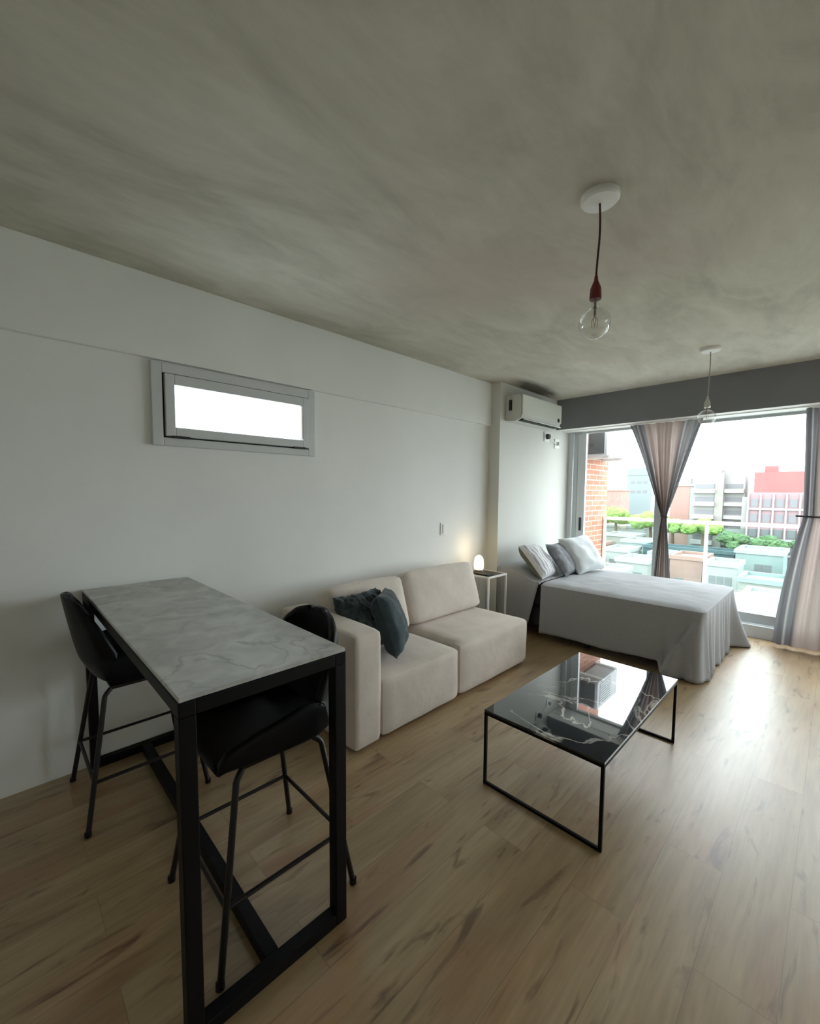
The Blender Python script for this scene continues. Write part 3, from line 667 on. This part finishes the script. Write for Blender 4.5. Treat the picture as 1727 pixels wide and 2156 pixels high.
for x in (.175, 1.47, 2.66, 3.85, 5.04): rb_('post', [(x - .018, x + .018, 6.745, 6.785, .2, 1.055)], M['white'])
for a, b_ in ((.21, 1.44), (1.50, 2.63), (2.69, 3.82), (3.88, 5.01)): rb_('glass_panel', [(a, b_, 6.761, 6.769, .235, 1.03)], M['railglass'], 0)
oc = thing('outdoor_condenser', 'white outdoor air conditioner unit on brackets on the brick balcony wall', 'air conditioner', (.31, 6.38, 1.97))
boxes('casing', [(-.14, .14, -.38, .38, 0, .40)], M['condenser'], oc, bevel=.01)
boxes('end_grille', [(-.11, .10, -.386, -.381, .03, .385)], M['darkgrille'], oc)
bm = bmesh.new()
for i in range(9): add_box(bm, .141, .147, -.30, .12, .05 + i * .035, .065 + i * .035)
obj('fan_grille', bm, M['alu_grey'], oc)
for y in (-.30, .26): boxes('bracket', [(-.159, .17, y, y + .04, -.035, -.001)], M['white'], oc)

# ---------------------------------------------------------------- the town outside
GZ = -16.
tag(boxes('ground', [(-260, 160, 20, 420, GZ - 1, GZ)], M['ground'], smooth=False), 'street level far below', 'ground', kind=S)
def house(label, x0, x1, y0, dep, z1, m, wins=(), roof=M['b_white'], group='low houses below the balcony', parapet=.6, name='house'):
    h = thing(name, label, 'building', ((x0 + x1)/2, y0, GZ), 0, group)
    cx = (x0 + x1) / 2; ht = z1 - GZ
    boxes('wall', [(x0 - cx, x1 - cx, 0, dep, 0, ht)], m, h, smooth=False)
    e = .25
    boxes('roof', [(x0 - cx - .2, x1 - cx + .2, -.2, e, ht, ht + parapet), (x0 - cx - .2, x1 - cx + .2, dep - e, dep + .2, ht, ht + parapet), (x0 - cx - .2, x0 - cx + e, e, dep - e, ht, ht + parapet), (x1 - cx - e, x1 - cx + .2, e, dep - e, ht, ht + parapet), (x0 - cx + e, x1 - cx - e, e, dep - e, ht, ht + .15)], roof, h, smooth=False)
    first = None
    for (fx, fz, ww, hh) in wins:
        loc = (x0 - cx + (x1 - x0) * fx, -.03, ht - fz)
        if first is None or first[1] != (ww, hh):
            o = boxes('window', [(-ww/2, ww/2, -.03, .03, -hh/2, hh/2)], M['winglass'], h, loc=loc); first = (o, (ww, hh))
        else: o = first[0].copy(); COL.objects.link(o); o.location = loc
    return h
house('dark blue-green flat roofed hall behind the railing post', -22.5, -8.9, 88, 4.5, -8.6, M['b_teal'], [(.15, 2, 1.5, 1.2), (.4, 2, 1.5, 1.2), (.65, 2, 1.5, 1.2)], M['b_teal'])
house('pale aqua house with two dark windows at the right', -8.3, -2.6, 85, 8, -7.8, M['b_cyan'], [(.50, 2.2, .9, 1.3), (.68, 2.2, 1.1, 1.3)])
house('salmon-coloured house beside the knotted curtain', -15.2, -11.0, 76, 7, -8.6, M['b_salmon'], [(.3, 3.4, 1.2, 1)], M['b_salmon'])
house('low white house in front of the dark hall', -10.3, -6.6, 74, 6, -8.8, M['b_white'], [(.25, 2.0, .8, 1.2), (.5, 2.0, .8, 1.2), (.75, 2.0, .8, 1.2)])
house('white terrace house with pale green court wall', -5.6, -1.2, 68, 6, -9.6, M['b_cream'], [(.6, 2, 1, 1.2)], M['b_cyan'])
house('white row house low at the right of the window', -3.9, .8, 56, 6, -9.6, M['b_white'], [(.3, 2, 1, 1.2), (.7, 2, 1, 1.2)])
house('white house at the bottom of the view below the railing', -8.5, -4.8, 56, 6, -10.6, M['b_white'], [(.5, 2, 1, 1.2)])
house('long white building seen left of the knotted curtain', -46, -35, 132, 9, -8.4, M['b_white'], [(.2, 2, 1.6, 1.4), (.45, 2, 1.6, 1.4), (.7, 2, 1.6, 1.4)])
house('cream house behind the left railing glass', -37, -30, 108, 8, -8.8, M['b_cream'], [(.3, 2, 1.4, 1.3), (.7, 2, 1.4, 1.3)])
house('pale aqua house left of the window stile', -29, -23.5, 96, 8, -8.8, M['b_cyan'], [(.5, 2, 1.3, 1.2)])
house('white house next to the brick wall', -27.5, -23.2, 82, 7, -9.2, M['b_white'], [(.4, 2, 1.2, 1.2)])
house('grey white house low beside the window stile', -21.8, -17.2, 72, 7, -9.4, M['b_grey'], [(.3, 2, 1.2, 1.2), (.7, 2, 1.2, 1.2)])
house('small white rooftop shed house before the hall', -16.0, -12.9, 84, 3.4, -9.6, M['b_white'], [(.5, 1.6, .8, .9)])
house('narrow cream house between hall and salmon house', -19.6, -16.6, 81, 5, -9.0, M['b_cream'], [(.5, 2, .9, 1.1)])
house('narrow salmon house left of the window stile', -34.0, -31.2, 92, 5, -9.4, M['b_salmon'], [(.5, 2, .9, 1.1)], M['b_salmon'])
house('grey house behind the white row house', -.6, 3.4, 78, 6, -8.6, M['b_grey'], [(.3, 2, 1, 1.1), (.7, 2, 1, 1.1)])
house('small white house with dark window in mid distance', -40.5, -37.6, 96, 3, -9.4, M['b_white'], [(.5, 2, 1, 1.1)])
house('low cream house under the left railing glass', -30.2, -26.8, 76, 4, -10.2, M['b_cream'], [(.5, 2, 1, 1.1)])
house('white house with flat roof far below the pillows', -22.0, -18.2, 62, 6, -9.8, M['b_white'], [(.5, 2, 1, 1)])
house('terracotta roofed building beyond the brick wall', -64.5, -57, 178, 10, 2.6, M['b_brickred'], [], M['b_brickred'], 'far buildings on the skyline')
house('salmon apartment building right of the knotted curtain', -29.0, -23.8, 132, 8, 3.6, M['b_salmon'], [(.9, 4, .6, 12)], M['b_cream'], 'far buildings on the skyline')
house('aqua tower far off between brick wall and curtain', -62, -52.5, 200, 10, 9.5, M['b_tower'], [(.25, 3, 1.6, 1.2), (.5, 3, 1.6, 1.2), (.75, 3, 1.6, 1.2), (.25, 7, 1.6, 1.2), (.5, 7, 1.6, 1.2), (.75, 7, 1.6, 1.2)], M['b_tower'], 'far buildings on the skyline', 3)

def apartment(label, name, cx, y0, blocks, m, balc_w, floors, parts):
    a = thing(name, label, 'building', (cx, y0, GZ), 0, 'far buildings on the skyline')
    for (x0, x1, y, dep, z1) in blocks: boxes('wall', [(x0, x1, y, y + dep, 0, z1 - GZ)], m, a, smooth=False)
    return a
# grey apartment block with balconies
a = thing('apartment_building', 'pale grey apartment block with stacked balconies on the skyline', 'building', (-15, 110, GZ), 0, 'far buildings on the skyline')
boxes('wall', [(-4.3, .2, 0, 9, 0, 24.2 - .5), (.2, 4.2, 1.5, 9, 0, 22.6), (-5.6, -4.3, 3, 9, 0, 19)], M['b_grey'], a, smooth=False)
boxes('stair_panel', [(-.5, .9, -.4, .0, 0, 22.0)], M['b_cream'], a, smooth=False)
boxes('roof_block', [(-3.6, 0, 1, 6, 23.7, 24.6)], M['b_white'], a, smooth=False)
wA = wB = bA = bB = None
for k in range(7):
    z = 19.3 - 2.75 * k
    if wA is None:
        wA = boxes('window', [(-1.7, 1.7, -.04, .04, -.5, .35)], M['winglass'], a, loc=(-2.4, -.05, z)); wB = boxes('window', [(-1.4, 1.4, -.04, .04, -.45, .35)], M['winglass'], a, loc=(2.4, 1.45, z))
        bA = boxes('balcony', [(-2.0, 1.9, -1.2, 0, -1.55, -.7)], M['balc'], a, loc=(-2.4, -.02, z)); bB = boxes('balcony', [(-1.5, 1.7, -1.0, 0, -1.5, -.75)], M['balc'], a, loc=(2.4, 1.48, z))
    else:
        for s_, l in ((wA, (-2.4, -.05, z)), (wB, (2.4, 1.45, z)), (bA, (-2.4, -.02, z)), (bB, (2.4, 1.48, z))):
            c = s_.copy(); COL.objects.link(c); c.location = l
# red and mauve apartment block
a = thing('apartment_building', 'mauve apartment block with bright red top storeys at the right', 'building', (-5, 106, GZ), 0, 'far buildings on the skyline')
boxes('wall', [(-4.6, 9, 0, 10, 0, 17.9)], M['b_pink'], a, smooth=False)
boxes('red_storey', [(-3.9, 9, .4, 10, 17.9, 21.8)], M['b_red'], a, smooth=False)
boxes('roof_tank', [(-2.6, -.6, 2, 4, 21.8, 23)], M['b_red'], a, smooth=False)
boxes('corner_wing', [(-5.6, -4.6, .8, 8, 0, 17)], M['b_grey'], a, smooth=False)
wA = bA = None
for k in range(5):
    z = 15.9 - 2.9 * k
    for i in range(7):
        x = -3.6 + 1.85 * i
        if wA is None: wA = boxes('window', [(-.55, .55, -.04, .04, -.75, .75)], M['winglass'], a, loc=(x, -.05, z))
        else: c = wA.copy(); COL.objects.link(c); c.location = (x, -.05, z)
    if bA is None: bA = boxes('balcony_band', [(-4.6, 9, -.35, 0, -1.35, -1.0)], M['balc'], a, loc=(0, -.01, z))
    else: c = bA.copy(); COL.objects.link(c); c.location = (0, -.01, z)
pl = None
for i in range(8):
    x = -4.52 + 1.85 * i
    if pl is None: pl = boxes('pilaster', [(-.12, .12, -.4, 0, 1, 17.6)], M['balc'], a, loc=(x, -.02, 0))
    else: c = pl.copy(); COL.objects.link(c); c.location = (x, -.02, 0)

# trees: each with its own crown and trunk
def tree(label, x, y, top, r, m, seed):
    t_ = thing('tree', label, 'tree', (x, y, GZ), 0, 'trees among the houses')
    rnd = random.Random(seed); ht = top - GZ
    bm = bmesh.new()
    for i in range(14):
        a = rnd.uniform(0, 2*PI); d = rnd.uniform(0, r * .75); rr = r * rnd.uniform(.34, .55); d *= 1.35; cz_ = ht - rr - rnd.uniform(0, r * .5) * (d / r + .3)
        mt = Matrix.Translation((d * math.cos(a), d * math.sin(a), cz_)) @ Matrix.Diagonal((rr, rr, rr * .8, 1))
        bmesh.ops.create_icosphere(bm, subdivisions=3, radius=1, matrix=mt)
    for v in bm.verts:
        n_ = noise.noise(v.co * 1.1 + Vector((seed, 0, 0))) * .55 + noise.noise(v.co * 2.9 + Vector((seed, 0, 0))) * .4
        v.co += (v.co - Vector((0, 0, ht - r))).normalized() * n_
    obj('crown', bm, m, t_, smooth=False)
    bm = bmesh.new(); add_tube(bm, [(0, 0, 0), (.2, .1, ht * .5), (0, 0, ht - r * .8)], [.5, .4, .25], 8); obj('trunk', bm, M['bark'], t_)
tr = [
 ('bright green tree just right of the brick wall', -52, 127, -2.6, 4.2, 0), ('bright green tree crown left of the window stile', -40, 124, -1.8, 4.6, 0), ('green tree touching the left of the knotted curtain', -30.0, 119, -2.3, 4.0, 0),
 ('dark tree low behind the left railing glass', -40.5, 107, -7.2, 2.8, 1), ('yellow-green tree right of the curtain knot', -21.9, 105, -3.6, 2.6, 0), ('wide yellow-green tree before the grey apartment block', -15.9, 102, -3.2, 3.0, 0),
 ('dark green tree rising behind the salmon building', -20.8, 127, 1.2, 2.6, 1), ('dark tree under the railing in front of the grey block', -11.0, 98.5, -5.4, 2.3, 1), ('dark tree in front of the mauve block', -5.4, 98.5, -5.6, 2.3, 1),
 ('green tree low beside the mauve block', 0.2, 98.5, -5.6, 3, 1), ('small dark tree between the pale houses', -30.9, 86.5, -9.6, 1.7, 1), ('small tree behind the low grey house', -25.2, 92, -9.4, 1.3, 1), ('dark bush-like tree beside the white row house', -6.6, 64.5, -11.6, 1.6, 1)]
for i, (lb, x, y, tp, r, k) in enumerate(tr): tree(lb, x, y, tp, r, M['leaf_dark'] if k else M['leaf'], i * 3.7)

# ---------------------------------------------------------------- light: overcast sky
wd = bpy.data.worlds.new('overcast_sky'); sc.world = wd; wd.use_nodes = True; nt = wd.node_tree
bg = nt.nodes['Background']; tc = N(nt, 'ShaderNodeTexCoord'); n = N(nt, 'ShaderNodeTexNoise'); n.inputs['Scale'].default_value = 2.5; n.inputs['Detail'].default_value = 4
nt.links.new(tc.outputs['Generated'], n.inputs['Vector'])
r = N(nt, 'ShaderNodeValToRGB'); r.color_ramp.elements[0].color = (.84, .92, 1, 1); r.color_ramp.elements[1].color = (.95, .98, 1, 1); nt.links.new(n.outputs[0], r.inputs[0]); nt.links.new(r.outputs[0], bg.inputs[0])
bg.inputs[1].default_value = 6.5
def portal(name, loc, rot, sx, sy):
    l = bpy.data.lights.new(name, 'AREA'); l.shape = 'RECTANGLE'; l.size = sx; l.size_y = sy; l.cycles.is_portal = True
    o = bpy.data.objects.new(name, l); COL.objects.link(o); o.location = loc; o.rotation_euler = rot
portal('fill_window_portal', (RX + .17, -1.2, 1.55), (0, PI/2, 0), .9, 1.4)  # sky sampling for the added fill window
portal('sky_portal', (2.62, 5.66, 1.2), (-PI/2, 0, 0), 4.9, 2.2)

# ---------------------------------------------------------------- camera
yaw, pitch, roll, F = .80423, .06971, .00607, 886.12
cyw, syw, cp, sp_ = math.cos(yaw), math.sin(yaw), math.cos(pitch), math.sin(pitch)
fwd = Vector((-syw * cp, cyw * cp, -sp_)); rt = Vector((cyw, syw, 0)); up = rt.cross(fwd)
r2 = rt * math.cos(roll) + up * math.sin(roll); u2 = -rt * math.sin(roll) + up * math.cos(roll)
cam = bpy.data.cameras.new('camera'); co = bpy.data.objects.new('camera', cam); COL.objects.link(co)
mw = Matrix((r2, u2, -fwd)).transposed().to_4x4(); mw.translation = (2.658, 0, 1.45); co.matrix_world = mw
cam.sensor_fit = 'HORIZONTAL'; cam.sensor_width = 36; cam.lens = F / 1727 * 36
cam.shift_x = (863.5 - 844) / 1727; cam.shift_y = (1099 - 1078) / 1727; cam.clip_end = 1000; cam.clip_start = .02
sc.camera = co
sc.view_settings.view_transform = 'Standard'; sc.view_settings.look = 'None'; sc.view_settings.gamma = 1; sc.view_settings.exposure = .55; sc.view_settings.use_curve_mapping = False
sc.cycles.max_bounces = 16; sc.cycles.diffuse_bounces = 12; sc.cycles.transparent_max_bounces = 16
sc.cycles.use_denoising = True
